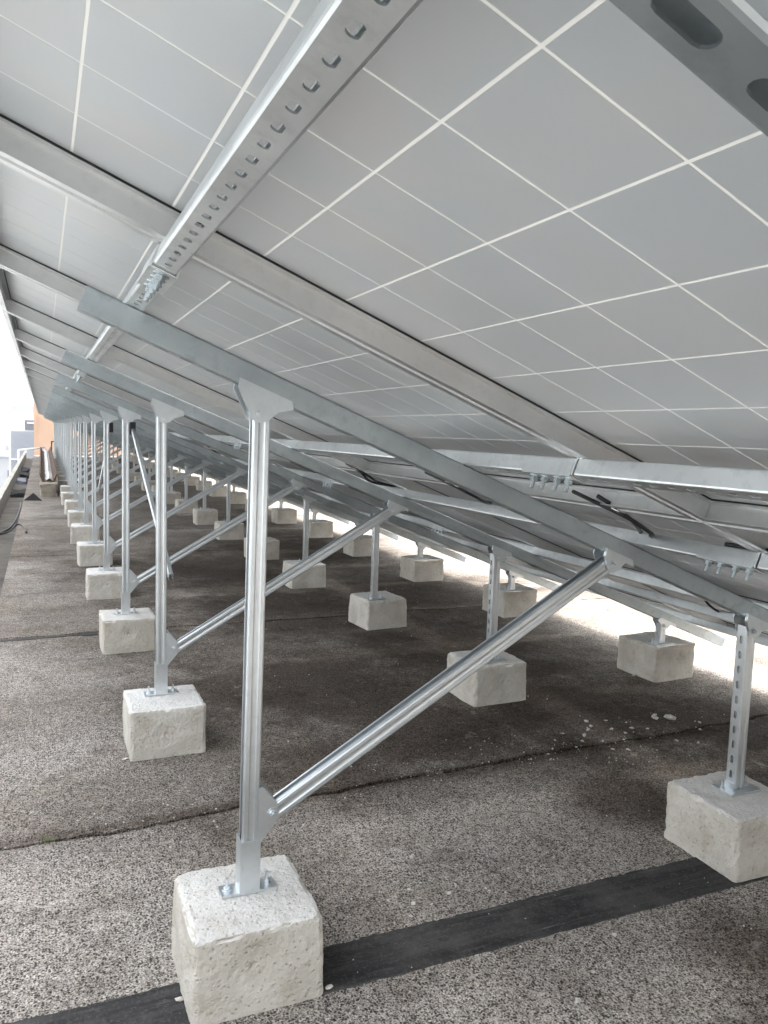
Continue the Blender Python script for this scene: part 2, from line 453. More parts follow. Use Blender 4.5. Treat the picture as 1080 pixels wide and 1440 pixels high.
# bitumen strip under the nearest blocks
V = []; n = 900
for i in range(n + 1):
    x = XL + .01 + 4.4 * i / n
    y_far = 1.532 - .004 * x + .010 * noise.noise(Vector((x * 2.2, 3, 1))) + .006 * noise.noise(Vector((x * 17, 3, 1))) + .006 * noise.noise(Vector((x * 60, 3, 1)))
    y_near = 1.372 - .012 * x + .010 * noise.noise(Vector((x * 2.0, 8, 1))) + .004 * noise.noise(Vector((x * 19, 8, 1)))
    V += [(x, y_near, GZ - .001), (x, y_near + .003, GZ + .004), (x, y_far - .003, GZ + .004), (x, y_far, GZ - .001)]
Fc = []
for i in range(n):
    for j in range(3): Fc.append((i * 4 + j, i * 4 + 4 + j, i * 4 + 5 + j, i * 4 + 1 + j))
bs = ob('bitumen_strip', mesh('bitumen_strip', V, Fc, M['bitumen']))
tag(bs, 'flat black bitumen strip glued across the rough concrete roof', 'bitumen strip')
# short strip remnant by the third row
V = []; n = 40
for i in range(n + 1):
    x = -.70 + .56 * i / n; hw = .020 + .012 * noise.noise(Vector((x * 8, 1, 7))) + (.018 if i > n - 7 else 0)
    yc = 4.955 + .04 * (x + .4)
    V += [(x, yc - hw, GZ - .001), (x, yc - hw + .004, GZ + .005), (x, yc + hw - .004, GZ + .005), (x, yc + hw, GZ - .001)]
Fc = []
for i in range(n):
    for j in range(3): Fc.append((i * 4 + j, i * 4 + 4 + j, i * 4 + 5 + j, i * 4 + 1 + j))
tag(ob('bitumen_remnant', mesh('bitumen_remnant', V, Fc, M['bitumen'])), 'short torn black bitumen remnant lying along a slab joint', 'bitumen strip')

# ------------------------------------------------------------------ concrete blocks
def block_mesh(seed, crater=True, nx=22, nz=15):
    """rough cast block, origin at the base centre, 0.30 x 0.30 x 0.20"""
    grid = {}; V = []; Fc = []
    W = .303; Hh = .2
    rnd = random.Random(seed); hx, hz = rnd.uniform(-.02, .03), rnd.uniform(-.012, .01); cr = rnd.uniform(.034, .055)
    bow = rnd.uniform(.0, .008)
    def vid(a, b, c):
        key = (a, b, c)
        if key not in grid:
            x = (a / nx - .5) * W; y = (b / nx - .5) * W; z = c / nz * Hh
            p = Vector((x, y, z))
            ex = min(a, nx - a); ey = min(b, nx - b); ez = nz - c
            # rounding and chips along edges and corners
            k1 = sorted((ex * W / nx, ey * W / nx, ez * Hh / nz if True else 9))
            e = k1[0] + k1[1]
            chip = max(0, .013 - e) * (.25 + 1.1 * max(0, noise.noise(p * 15 + Vector((seed * 3.1, 0, 0))) + .3 * noise.noise(p * 47)))
            cdir = Vector((-x / (W / 2), -y / (W / 2), -(z - Hh / 2) / (Hh / 2)))
            cdir = Vector([v if abs(v) > .85 else 0 for v in cdir])
            nn = noise.noise(p * 11 + Vector((seed, 5, 1))) * .0035 + noise.noise(p * 34 + Vector((seed, 2, 9))) * .0014 + noise.noise(p * 90 + Vector((seed, 4, 3))) * .0015
            out = Vector((0, 0, 0))
            if ex == 0: out.x = 1 if x > 0 else -1
            if ey == 0: out.y = 1 if y > 0 else -1
            if ez == 0: out.z = 1
            q = p + out * (nn - .001) + cdir * chip
            # bowed sides and slight draft
            if ex == 0: q.x += out.x * bow * (1 - (2 * y / W) ** 2)
            q.x *= 1 + .03 * (1 - z / Hh) * (1 if seed % 2 else -.4); q.y *= 1 + .02 * (1 - z / Hh)
            if crater and ey == 0 and y < 0:
                dd = math.hypot(x - hx, z - (Hh * .52 + hz))
                if dd < cr * 1.3:
                    f = max(0, 1 - (dd / (cr * 1.3)) ** 2)
                    q.y += f * .007 * (1 + .5 * noise.noise(p * 70 + Vector((seed, 0, 0))))
                    q.y += .010 * math.exp(-(dd / .007) ** 2)
            if c == 0: q.z = -.002 + max(0, .006 * noise.noise(p * 25 + Vector((seed, 1, 1))))
            grid[key] = len(V); V.append(q)
        return grid[key]
    for a in range(nx):
        for b in range(nx):
            Fc.append((vid(a, b, nz), vid(a + 1, b, nz), vid(a + 1, b + 1, nz), vid(a, b + 1, nz)))
            Fc.append((vid(a, b, 0), vid(a, b + 1, 0), vid(a + 1, b + 1, 0), vid(a + 1, b, 0)))
    for a in range(nx):
        for c in range(nz):
            Fc.append((vid(a, 0, c), vid(a + 1, 0, c), vid(a + 1, 0, c + 1), vid(a, 0, c + 1)))
            Fc.append((vid(a + 1, nx, c), vid(a, nx, c), vid(a, nx, c + 1), vid(a + 1, nx, c + 1)))
            Fc.append((vid(0, a + 1, c), vid(0, a, c), vid(0, a, c + 1), vid(0, a + 1, c + 1)))
            Fc.append((vid(nx, a, c), vid(nx, a + 1, c), vid(nx, a + 1, c + 1), vid(nx, a, c + 1)))
    return mesh('concrete_block', V, Fc, M['block'])
near_blocks = [block_mesh(s, True, 44, 30) for s in (1, 2, 3, 4, 5, 6, 8)]
far_blocks = [block_mesh(s, s % 3 != 0, 16, 11) for s in (11, 12, 13, 14, 15, 16)]
def crumb_mesh(seed, sub=2):
    import bmesh
    bm = bmesh.new(); bmesh.ops.create_icosphere(bm, subdivisions=sub, radius=1)
    for v in bm.verts:
        v.co *= 1 + .45 * noise.noise(v.co * 1.4 + Vector((seed * 4.3, 0, 0))) + .18 * noise.noise(v.co * 4 + Vector((seed, 0, 0)))
        v.co.z *= .6
    me = bpy.data.meshes.new('mortar_crumb'); bm.to_mesh(me); bm.free(); me.materials.append(M['rubble']); return me
crumbs = [crumb_mesh(i, 1) for i in range(7)]
SPECIAL = {(0, 1): (-.008, 1.522, 0), (0, 2): (.004, 3.03, 0), (1, 1): (1.612, 1.515, -.01), (1, 2): (1.645, 3.145, .02), (1, 3): (1.70, 4.71, .10),
           (1, 4): (1.63, 6.19, .0), (2, 2): (2.80, 3.17, .05), (2, 3): (2.82, 4.76, .02), (2, 4): (2.79, 6.22, .03)}
ROWN = ['front', 'middle', 'rear']; ni = 0
for n in range(0, NF):
    for r, bx in enumerate((0, X_MID + .01, X_REAR + .04)):
        x, y, rz = SPECIAL.get((r, n), (bx + random.uniform(-.015, .015), n * BAY + random.uniform(-.01, .03), random.uniform(-.05, .05)))
        near = n <= (3 if r == 0 else 3)
        if near and n > 0: me = near_blocks[ni % len(near_blocks)]; ni += 1
        else: me = far_blocks[(n * 3 + r * 2) % len(far_blocks)]
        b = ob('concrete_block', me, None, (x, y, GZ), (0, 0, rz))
        if n == 0: lab = f'rough pale concrete block under the {ROWN[r]} post one bay before the bitumen strip'
        elif n == 1: lab = f'rough pale concrete block under the {ROWN[r]} post at the black bitumen strip'
        else: lab = f'rough pale concrete block under the {ROWN[r]} post of the {ORD[n-1]} frame from the bitumen strip'
        tag(b, lab, 'concrete block', 'concrete ballast blocks')

# ------------------------------------------------------------------ support frames
def bolt_mb(mb, c, ax, r=.008, h=.012, shank=.0):
    ax = Vector(ax).normalized(); c = Vector(c)
    mb.cyl(c, ax, r * 1.55, .002, 12); mb.cyl(c + ax * .002, ax, r, h, 6)
    if shank: mb.cyl(c + ax * (.002 + h), ax, r * .55, shank, 8)
def bolt_mesh(ax, r=.008, h=.009, shank=.014):
    mb = MB(); bolt_mb(mb, (0, 0, 0), ax, r, h, shank); return mb.me('bolt', M['steel'])
BOLT_UP = bolt_mesh((0, 0, 1), .0075, .008, .018)
BOLT_Y = bolt_mesh((0, -1, 0), .0085, .007, .006)
BOLT_DN = bolt_mesh((0, 0, -1), .0075, .010, .012)
PLATE = MB(); PLATE.box(-.068, .068, -.024, .024, 0, .006)
# foot: U shoe that clasps the post
PLATE.box(-.0245, .0245, -.0245, -.0215, .006, .135); PLATE.box(-.0245, .0245, .0215, .0245, .006, .135); PLATE.box(-.0245, -.0215, -.0213, .0213, .006, .135)
PLATE_ME = PLATE.me('base_plate', M['steel'])
PLATE2 = MB(); PLATE2.box(-.060, .068, -.045, .040, 0, .006); PLATE2.box(-.0245, -.0212, -.019, .019, .006, .028); PLATE2_ME = PLATE2.me('base_plate', M['steel'])
def post_mesh(top):
    mb = channel(top - .008, slots=(.050, .026, .0115), groove=.0020)
    if top > 1: return mb.me('post', M['steel'], xf=frame_xf((.0205, 0, .008), (.0205, 0, top), (-1, 0, 0)))
    return mb.me('post', M['steel'], xf=frame_xf((-.0205, 0, .008), (-.0205, 0, top), (1, 0, 0)))
FRONT_TOP = 1.178
POSTS = [(0.0, FRONT_TOP), (X_MID, raf_z(X_MID, D_RAF_BOT) - .02), (X_REAR, raf_z(X_REAR, D_RAF_BOT) - .012)]
POST_ME = [post_mesh(t) for _, t in POSTS]
RA, RB = -.383, 3.2
raf_mb = channel(math.hypot(RB - RA, (RB - RA) * TT), H=D_RAF_BOT - D_PUR_BOT, slots=(.060, .036, .015))
RAF_ME = raf_mb.me('rafter', M['steel_dull'], xf=frame_xf((RA, 0, raf_z(RA, D_RAF_BOT)), (RB, 0, raf_z(RB, D_RAF_BOT)), (ST, 0, CT)))
def gusset(px, pz, wl, wr, name='gusset_bracket'):
    """folded bracket that clasps rafter and post: two cheeks and a folded back edge; px,pz = bolt"""
    mb = MB(); xl = px - wl; xr = px + wr; up = .014
    poly = [(xl, raf_z(xl, D_RAF_BOT) + up), (xr, raf_z(xr, D_RAF_BOT) + up), (xr + .004, raf_z(xr, D_RAF_BOT) - .006), (px + .045, pz + .004),
            (px + .022, pz - .016), (px, pz - .022), (px - .018, pz - .014), (px - .026, pz + .004), (xl - .004, raf_z(xl, D_RAF_BOT) - .010)]
    for y in (-.0245, .0215): mb.prism(poly, 'y', y, y + .003)
    # folded lip on the uphill side
    a, b = poly[0], poly[8]; c = poly[7]
    mb.add([(a[0], -.0245, a[1]), (a[0], -.034, a[1]), (b[0] - .003, -.034, b[1]), (b[0], -.0245, b[1]), (c[0] - .003, -.034, c[1]), (c[0], -.0245, c[1])],
           [(0, 1, 2, 3), (3, 2, 4, 5)])
    return mb.me(name, M['steel'])
GUS = [gusset(.006, 1.166, .046, .078), gusset(X_MID + .004, POSTS[1][1] - .016, .036, .075), gusset(X_REAR + .002, POSTS[2][1] - .012, .040, .085)]
GUSB = [(.006, 1.166), (X_MID + .004, POSTS[1][1] - .016), (X_REAR + .002, POSTS[2][1] - .012)]
BR0 = Vector((.050, 0, .188)); BR1 = Vector((1.052, 0, raf_z(1.052, D_RAF_BOT) - .022))
dirb = (BR1 - BR0).normalized(); upb = Vector((-dirb.z, 0, dirb.x))
br_mb = channel((BR1 - BR0).length + .03, W=.041, H=.041, groove=.0024)
BRACE_ME = br_mb.me('brace', M['steel'], xf=frame_xf(BR0 - upb * .0205, BR1 + dirb * .03 - upb * .0205, upb))
gb_top = gusset(BR1.x, BR1.z - .004, .030, .072)
lb = MB()
lpoly = [(.018, .268), (.030, .268), (.064, .225), (.070, .200), (.062, .172), (.026, .128), (.018, .128)]
for y in (-.0255, .0215): lb.prism(lpoly, 'y', y, y + .004)
lb.box(.0215, .0245, -.0213, .0213, .128, .268)
LOW_ME = lb.me('brace_bracket', M['steel'])
def jit(a): return random.uniform(-a, a)
for n in range(NF):
    e = ob('support_frame', None, None, (0, n * BAY, 0)); e.empty_display_size = .1
    if n == 0: lab = 'galvanised steel support frame one bay before the bitumen strip, only its slotted rafter showing'
    elif n == 1: lab = 'galvanised steel support frame whose front post stands over the black bitumen strip'
    else: lab = f'galvanised steel support frame, {ORD[n-1]} along the row counted from the bitumen strip'
    tag(e, lab, 'support frame', 'steel frames carrying the solar panels')
    ob('rafter', RAF_ME, e)
    lod = n <= 9
    for r, (px, top) in enumerate(POSTS):
        po = ob('post', POST_ME[r], e, (px, 0, 0))
        if r == 0:
            po.rotation_euler = (0, .012 if n == 1 else jit(.003), 0)
        pl = ob('base_plate', PLATE_ME if r == 0 else PLATE2_ME, po)
        if lod:
            for sx in (-.050, .050): ob('anchor_bolt', BOLT_UP, po, (sx, 0.004, .006))
        gs = ob('gusset_bracket', GUS[r], e)
        if lod: ob('bolt', BOLT_Y, gs, (GUSB[r][0], -.0245, GUSB[r][1]))
    ob('brace', BRACE_ME, e)
    tb = ob('gusset_bracket', gb_top, e)
    lo = ob('brace_bracket', LOW_ME, e)
    if lod:
        ob('bolt', BOLT_Y, tb, (BR1.x, -.0245, BR1.z - .004)); ob('bolt', BOLT_Y, lo, (.053, -.0255, .198))

# long diagonal ties between front posts
def tie(n_top, n_bot, label):
    A = Vector((.0, n_top * BAY, 1.12)); B = Vector((.0, n_bot * BAY, .50))
    d = (B - A).normalized(); xo = .030
    A = A + d * .03; B = B - d * .0
    mb = channel((B - A).length, W=.030, H=.020, lip=.007)
    t = ob('diagonal_tie', mb.me('diagonal_tie', M['steel'], xf=frame_xf(A + Vector((xo, 0, 0)), B + Vector((xo, 0, 0)), (1, 0, 0))))
    tag(t, label, 'steel tie')
    k = MB(); k.box(xo - .008, xo + .024, A.y - .018, A.y + .018, A.z - .03, A.z + .045); ob('end_bracket', k.me('end_bracket', M['black']), t)
tie(3, 2, 'slanting steel tie from the third front post down to the second')
tie(4, 5, 'slanting steel tie from the fourth front post down to the fifth')
tie(13, 12, 'slanting steel tie between two far front posts near the peach wall')

# ------------------------------------------------------------------ purlins
PUR = [-.2535, .650, 1.236, 2.045, 2.555, 3.20]
PNAME = ['topmost', 'second', 'third', 'fourth', 'fifth', 'lowest']
PL = 3.0; Y_END = SEAM0 + NC - .03
slp = Vector((CT, 0, -ST)); nrm = Vector((ST, 0, CT))
seg0 = channel(1.985, H=D_PUR_BOT - D_PUR_TOP, slots=(.0445, .020, .0110))
segN = channel(PL - .008, H=D_PUR_BOT - D_PUR_TOP, slots=(.0445, .020, .0110))
SEG0 = seg0.me('purlin', M['steel_bright'], xf=frame_xf((0, 0, 0), (0, 1, 0), nrm)); SEGN = segN.me('purlin', M['steel_bright'], xf=frame_xf((0, 0, 0), (0, 1, 0), nrm))
# coupler: a shoe round both cheeks with bolts below
cmb = MB()
x_, z_ = slp, nrm
def cbox(a0, a1, y0, y1, b0, b1):
    V = []
    for b in (b0, b1):
        for (a, y) in ((a0, y0), (a1, y0), (a1, y1), (a0, y1)): V.append(slp * a + nrm * b + Vector((0, y, 0)))
    cmb.add(V, [(0, 3, 2, 1), (4, 5, 6, 7), (0, 1, 5, 4), (1, 2, 6, 5), (2, 3, 7, 6), (3, 0, 4, 7)])
cbox(-.0240, -.0207, .012, .185, -.004, .034); cbox(.0207, .0240, .012, .185, -.004, .034); cbox(-.0205, .0205, .012, .185, -.004, -.0008)
COUP = cmb.me('coupler_shoe', M['steel_bright'])
bdn = MB(); bolt_mb(bdn, (0, 0, 0), -nrm, .0090, .009, .017); BOLT_P = bdn.me('bolt', M['steel_dull'])
for i, s in enumerate(PUR):
    j = 0; y = SEAM0 + .01
    while y < Y_END - .2:
        me = SEG0 if j == 0 else SEGN
        L = 1.985 if j == 0 else PL - .008
        pz = SL(s, y, D_PUR_BOT)
        o = ob('purlin', me, None, pz)
        lab = f'slotted galvanised purlin, {PNAME[i]} down the slope, {ORD[j]} length along it counted from the bitumen strip end'
        tag(o, lab.replace(' counted from the bitumen strip end', ' from the bitumen strip'), 'purlin', 'slotted purlins under the panels')
        y += L + .006
        j += 1
        if y < Y_END - .3:
            c = ob('purlin_coupler', COUP, None, SL(s, y - .006, D_PUR_BOT))
            tag(c, f'bolted coupler shoe on the {PNAME[i]} purlin down the slope, {ORD[j-1]} from the bitumen strip', 'coupler', 'bolted purlin couplers')
            if y < 14:
                for q in (.035, .075, .122, .162): ob('bolt', BOLT_P, c, Vector((0, q, 0)) - nrm * .004)

# ------------------------------------------------------------------ solar panels
PWID = .983; FR_H = .050
def panel_parts(nc):
    Ls = nc * PITCH + .030
    def P(s, y, d): return slp * s - nrm * d + Vector((0, y, 0))
    fr = MB()
    def rail(s0, s1, y0, y1, d0, d1):
        V = []
        for d in (d1, d0):
            for (s, y) in ((s0, y0), (s1, y0), (s1, y1), (s0, y1)): V.append(P(s, y, d))
        fr.add(V, [(0, 3, 2, 1), (4, 5, 6, 7), (0, 1, 5, 4), (1, 2, 6, 5), (2, 3, 7, 6), (3, 0, 4, 7)])
    t = .0022; lp = .021; top = -.008
    # side walls, butted, then the inward lips 
    rail(0, Ls, 0, t, top, FR_H); rail(0, Ls, PWID - t, PWID, top, FR_H)
    rail(0, t, t, PWID - t, top, FR_H); rail(Ls - t, Ls, t, PWID - t, top, FR_H)
    rail(t, Ls - t, t, lp, FR_H - t, FR_H); rail(t, Ls - t, PWID - lp, PWID - t, FR_H - t, FR_H)
    rail(t, lp, lp, PWID - lp, FR_H - t, FR_H); rail(Ls - lp, Ls - t, lp, PWID - lp, FR_H - t, FR_H)
    # hollow chamber that holds the laminate
    rail(t, Ls - t, t, .0175, .0008, .009); rail(t, Ls - t, PWID - .0175, PWID - t, .0005, .009)
    rail(t, .0165, .0175, PWID - .0175, .0008, .009); rail(Ls - .0165, Ls - t, .0175, PWID - .0175, .0008, .009)
    frame = fr.me('panel_frame', M['alu'])
    fr = MB(); a, b, c_, e_ = .0165, Ls - .0165, .0175, PWID - .0175; q = .0013
    rail(a, b, c_, c_ + q, .0008, .0045); rail(a, b, e_ - q, e_, .0008, .0045); rail(a, a + q, c_ + q, e_ - q, .0008, .0045); rail(b - q, b, c_ + q, e_ - q, .0008, .0045)
    shade_strip = fr.me('edge_shade', M['black'])  # black strip standing in for the shadow line inside the frame
    bs = mesh('backsheet', [P(t, t, 0), P(Ls - t, t, 0), P(Ls - t, PWID - t, 0), P(t, PWID - t, 0)], [(0, 3, 2, 1)], M['backsheet'])
    gl = mesh('glass', [P(t, t, -.005), P(Ls - t, t, -.005), P(Ls - t, PWID - t, -.005), P(t, PWID - t, -.005)], [(0, 1, 2, 3)], M['glass'])
    return frame, bs, gl, shade_strip, Ls
c_h = (PITCH - .0040) / 2
def cell_vf():
    V = []
    for d in (.0006, .0003):
        for a, b in ((-1, -1), (1, -1), (1, 1), (-1, 1)): V.append(slp * a * c_h + Vector((0, b * c_h, 0)) - nrm * d)
    return V, [(0, 3, 2, 1), (4, 5, 6, 7), (0, 1, 5, 4), (1, 2, 6, 5), (2, 3, 7, 6), (3, 0, 4, 7)]
cv, cf = cell_vf(); CELL = mesh('cell', cv, cf, M['cell'])
def joined_cells(nc):
    mb = MB()
    for a in range(nc):
        for b in range(6):
            o = slp * (.015 + (a + .5) * PITCH) + Vector((0, .016 + (b + .5) * PITCH, 0)); mb.add([v + o for v in cv], cf)
    return mb.me('cell_field', M['cell'])
RN = ['upper', 'middle', 'lowest']
for ri, (s0, nc) in enumerate(ROWS):
    fr, bsh, gl, sl_, Ls = panel_parts(nc); jc = joined_cells(nc)
    for kx in range(NC):
        y = SEAM0 + .0085 + kx * 1.0
        e = ob('solar_panel', None, None, SL(s0, y, 0)); e.empty_display_size = .1
        tag(e, f'solar panel of the {RN[ri]} row, {ORD[kx]} column from the end over the bitumen strip', 'solar panel', 'solar panels of the sloping array')
        f_ = ob('panel_frame', fr, e); ob('edge_shade', sl_, f_)
        b = ob('backsheet', bsh, e); ob('glass', gl, e)
        if (ri == 0 and kx < 9) or (ri == 1 and kx < 5):
            for a in range(nc):
                for q in range(6):
                    ob('cell', CELL, b, slp * (.015 + (a + .5) * PITCH) + Vector((0, .016 + (q + .5) * PITCH, 0)))
        else:
            stuff(ob('cell_field', jc, b))

# ------------------------------------------------------------------ cables hanging under the middle row
CAB = [([(0.964, 1.50, .03), (0.985, 1.40, .05), (1.056, 1.35, .06), (1.157, 1.372, .065), (1.215, 1.43, .06), (1.225, 1.48, .055), (1.150, 1.43, .05), (1.031, 1.375, .045), (0.975, 1.41, .03)], 'looped black cable hanging between the purlins beside the bitumen strip frame'),
       ([(0.960, 2.40, .03), (0.992, 2.26, .05), (1.074, 2.213, .06), (1.15, 2.24, .06), (1.222, 2.31, .045)], 'black cable drooping under the panels between the first and second frames'),
       ([(0.960, 3.26, .03), (0.989, 3.13, .05), (1.07, 3.15, .06), (1.132, 3.20, .06), (1.234, 3.22, .045)], 'black cable drooping under the panels just beyond the second frame'),
       ([(.98, 3.30, .03), (1.02, 3.17, .055), (1.10, 3.22, .07), (1.23, 3.26, .045)], 'thin second black cable beside the drooping one beyond the second frame'),
       ([(0.97, 6.80, .03), (1.066, 6.74, .06), (1.16, 6.82, .07), (1.253, 6.95, .045)], 'black cable drooping under the panels beyond the fourth frame'),
       ([(.98, 9.4, .03), (1.1, 9.2, .09), (1.2, 9.5, .08), (1.25, 9.8, .045)], 'black cable drooping under the panels beyond the sixth frame'),
       ([(2.40, 2.30, .03), (2.459, 2.294, .055), (2.546, 2.308, .06), (2.607, 2.284, .04)], 'short black cable under the lowest row of panels'),
       ([(1.218, .70, .043), (1.219, .9, .040), (1.220, 1.05, .042), (1.222, 1.18, .044)], 'black cable lying along the third purlin at its coupler')]
for pts, lab in CAB:
    mb = MB(); mb.tube(smooth_path([SL(*q) for q in pts], 8), .0056, 8)
    tag(ob('cable', mb.me('cable', M['black'], True)), lab, 'cable')

# ------------------------------------------------------------------ crumbs, stones, weed
def crumb(x, y, r, lab, grp=None, flat=1.0, rz=None):
    r *= .88
    o = ob('mortar_crumb', random.choice(crumbs), None, (x, y, GZ + r * .42), (jit(.3), jit(.3), random.uniform(0, 6.28) if rz is None else rz))
    o.scale = (r * random.uniform(.8, 1.5), r * random.uniform(.7, 1.1), r * flat * random.uniform(.7, 1.1)); tag(o, lab, 'rubble', grp)
crumb(.604, 1.841, .012, 'single pale oblong stone lying alone on the bare roof before the bitumen strip'); 
LABP = 'small pale mortar crumb scattered on the dark roof near the crack'
for (x, y, r) in [(2.25, 2.57, .020), (2.32, 2.54, .026), (2.28, 2.60, .014), (1.90, 2.64, .014), (1.84, 2.55, .011), (1.78, 2.5, .012), (1.95, 2.52, .010), (1.73, 2.45, .009), (2.05, 2.50, .013),
                  (1.98, 2.46, .011), (1.88, 2.58, .012), (2.12, 2.47, .008), (1.82, 2.42, .008), (1.62, 2.5, .007), (1.70, 2.55, .009), (2.0, 2.62, .009), (2.14, 2.31, .012), (2.22, 2.26, .009),
                  (1.86, 2.30, .010), (1.80, 2.33, .007), (2.42, 2.45, .010), (1.50, 2.38, .007), (1.40, 2.36, .006), (1.55, 2.42, .008), (1.66, 2.40, .009), (2.35, 2.38, .009), (1.92, 2.40, .008), (2.08, 2.57, .007)]:
    crumb(x, y, r, LABP, 'mortar crumbs beside the slab joint')
LABQ = 'small pale crumb on the bare roof close to the bitumen strip'
for (x, y, r) in [(.50, 1.62, .009), (.55, 1.60, .006), (.62, 1.63, .007), (.44, 1.66, .005), (.66, 1.66, .006), (.52, 1.69, .005), (.74, 1.60, .005), (.47, 1.57, .006), (.95, 1.30, .008), (.80, 1.20, .007), (.70, 1.13, .010), (1.1, 1.24, .005)]:
    crumb(x, y, r, LABQ, 'crumbs near the bitumen strip')
LABL = 'small pale crumb on the sunny roof beside the second front block'
for (x, y, r) in [(-.44, 2.86, .009), (-.40, 2.82, .007), (-.47, 2.80, .006), (-.36, 2.93, .005), (-.52, 2.9, .006)]: crumb(x, y, r, LABL, 'crumbs by the second block')
for (x, y, r, lab) in [(-.172, 1.47, .013, 'flat mortar spill at the foot of the front block on the bitumen strip'), (.162, 1.385, .011, 'mortar lump against the sunless side of the front block on the bitumen strip'),
                       (2.625, 3.14, .018, 'flat mortar spill at the foot of the rear block of the second frame'), (-.16, 2.905, .012, 'mortar chip at the corner of the second front block')]:
    crumb(x, y, r, lab, None, .6, .3)
# fine grit: nobody could count it
gm = MB()
for i in range(520):
    x = random.uniform(-.7, 3.0); y = random.choice((random.uniform(.7, 6), random.gauss(2.37, .12), random.gauss(1.45, .2))); r = random.uniform(.0016, .0045)
    c = Vector((x, y, GZ + r * .5)); V = [c + Vector((jit(.3) + a, jit(.3) + b, jit(.2) + cc)) * r for a, b, cc in ((1, 0, 0), (-1, .2, 0), (0, 1, 0), (.1, -1, 0), (0, 0, .9), (0, 0, -.8))]
    gm.add(V, [(0, 2, 4), (2, 1, 4), (1, 3, 4), (3, 0, 4), (2, 0, 5), (1, 2, 5), (3, 1, 5), (0, 3, 5)])
g = stuff(ob('grit', gm.me('grit', M['rubble']))); tag(g, 'fine pale grit strewn over the rough roof slabs', 'grit')
wm = MB()
WX = -.45; WY = 2.36 + (WX - .8) * .028 + .038 * noise.noise(Vector((WX * .9, 2.36 * 3.1, 0))) + .022 * noise.noise(Vector((WX * 4, 2.36, 2))) + .007 * noise.noise(Vector((WX * 13, 2.36, 5)))
for i in range(26):
    a = random.uniform(0, 6.28); L = random.uniform(.010, .028); c = Vector((WX + jit(.016), WY + jit(.005), GZ - .010)); d = Vector((math.cos(a) * .6, math.sin(a) * .6, 1)).normalized()
    sd_ = d.cross(Vector((0, 0, 1))).normalized() * .0028
    wm.add([c - sd_ * .4, c + sd_ * .4, c + d * L * .6 + sd_, c + d * L, c + d * L * .6 - sd_], [(0, 1, 2, 3, 4)])
tag(ob('weed_tuft', wm.me('weed_tuft', M['green'])), 'tiny green weed tuft sprouting from the slab joint before the second frame', 'weed')

# ------------------------------------------------------------------ things along the eave side, far down the roof
def blob_wall(name, x0, x1, y0, y1, z0, z1, mat, seed, amp=.03, n=14):
    V = []; Fc = []; grid = {}
    nx, ny, nz = 5, n, 5
    def vid(a, b, c):
        if (a, b, c) not in grid:
            p = Vector((x0 + (x1 - x0) * a / nx, y0 + (y1 - y0) * b / ny, z0 + (z1 - z0) * c / nz))
            q = Vector((noise.noise(p * 5 + Vector((seed, 0, 0))), noise.noise(p * 5 + Vector((0, seed, 0))), noise.noise(p * 5 + Vector((0, 0, seed))) - .2)) * amp
            if c == 0: q.z = 0
            grid[(a, b, c)] = len(V); V.append(p + q)
        return grid[(a, b, c)]
    for a in range(nx):
        for b in range(ny): Fc.append((vid(a, b, nz), vid(a + 1, b, nz), vid(a + 1, b + 1, nz), vid(a, b + 1, nz)))
        for c in range(nz):
            Fc.append((vid(a, 0, c), vid(a + 1, 0, c), vid(a + 1, 0, c + 1), vid(a, 0, c + 1))); Fc.append((vid(a + 1, ny, c), vid(a, ny, c), vid(a, ny, c + 1), vid(a + 1, ny, c + 1)))
    for b in range(ny):
        for c in range(nz):
            Fc.append((vid(0, b + 1, c), vid(0, b, c), vid(0, b, c + 1), vid(0, b + 1, c + 1))); Fc.append((vid(nx, b, c), vid(nx, b + 1, c), vid(nx, b + 1, c + 1), vid(nx, b, c + 1)))
    return mesh(name, V, Fc, mat)
pe = ob('broken_planter', None, None, (-.34, 15.4, GZ)); tag(pe, 'long broken roof trough with rusty sides on a crumbling plinth', 'trough')
ob('plinth', blob_wall('plinth', -.15, .12, 0, 1.5, 0, .24, M['wood'], 3, .05), pe)
ob('plinth', blob_wall('plinth', -.13, .12, 6.2, 7.0, 0, .30, M['wood'], 8, .05), pe)
ob('plinth', blob_wall('plinth', -.13, .12, 11.6, 12.4, 0, .36, M['wood'], 5, .05), pe)
tr = MB()
V = []
for (yy, zz) in ((.5, .22), (12.6, .40)):
    V += [(-.11, yy, zz), (-.17, yy, zz + .17), (-.145, yy, zz + .17), (-.09, yy, zz + .03), (.07, yy, zz + .03), (.135, yy, zz + .17), (.16, yy, zz + .17), (.09, yy, zz)]
tr.add(V, [tuple(range(7, -1, -1)), tuple(range(8, 16))] + [(i, (i + 1) % 8, (i + 1) % 8 + 8, i + 8) for i in range(8)])
ob('trough_shell', tr.me('trough_shell', M['rust']), pe)
wl = MB(); V = []; n = 40
for i in range(n + 1):
    y = .6 + 11.9 * i / n; z = .252 + .18 * i / n; q = .03 * noise.noise(Vector((y * 2, 1, 1))); h = .05 + .04 * noise.noise(Vector((y * 1.5, 5, 1)))
    V += [(-.06 + q, y, z), (.005 + q, y, z + h), (.07 + q * .3, y, z)]
Fc = [];
for i in range(n): Fc += [(i * 3, i * 3 + 3, i * 3 + 4, i * 3 + 1), (i * 3 + 1, i * 3 + 4, i * 3 + 5, i * 3 + 2)]
wl.add(V, Fc); ob('white_deposit', wl.me('white_deposit', M['white']), pe)
tm = MB(); tm.add([(-.76, 14.55, GZ + .004), (-.46, 14.50, GZ + .004), (-.60, 14.62, GZ + .13), (-.60, 14.95, GZ + .004)], [(0, 1, 2), (1, 3, 2), (3, 0, 2), (0, 3, 1)])
tag(ob('folded_tarp', tm.me('folded_tarp', M['black_sheet'])), 'small black folded tarp standing like a tent on the roof', 'tarp')
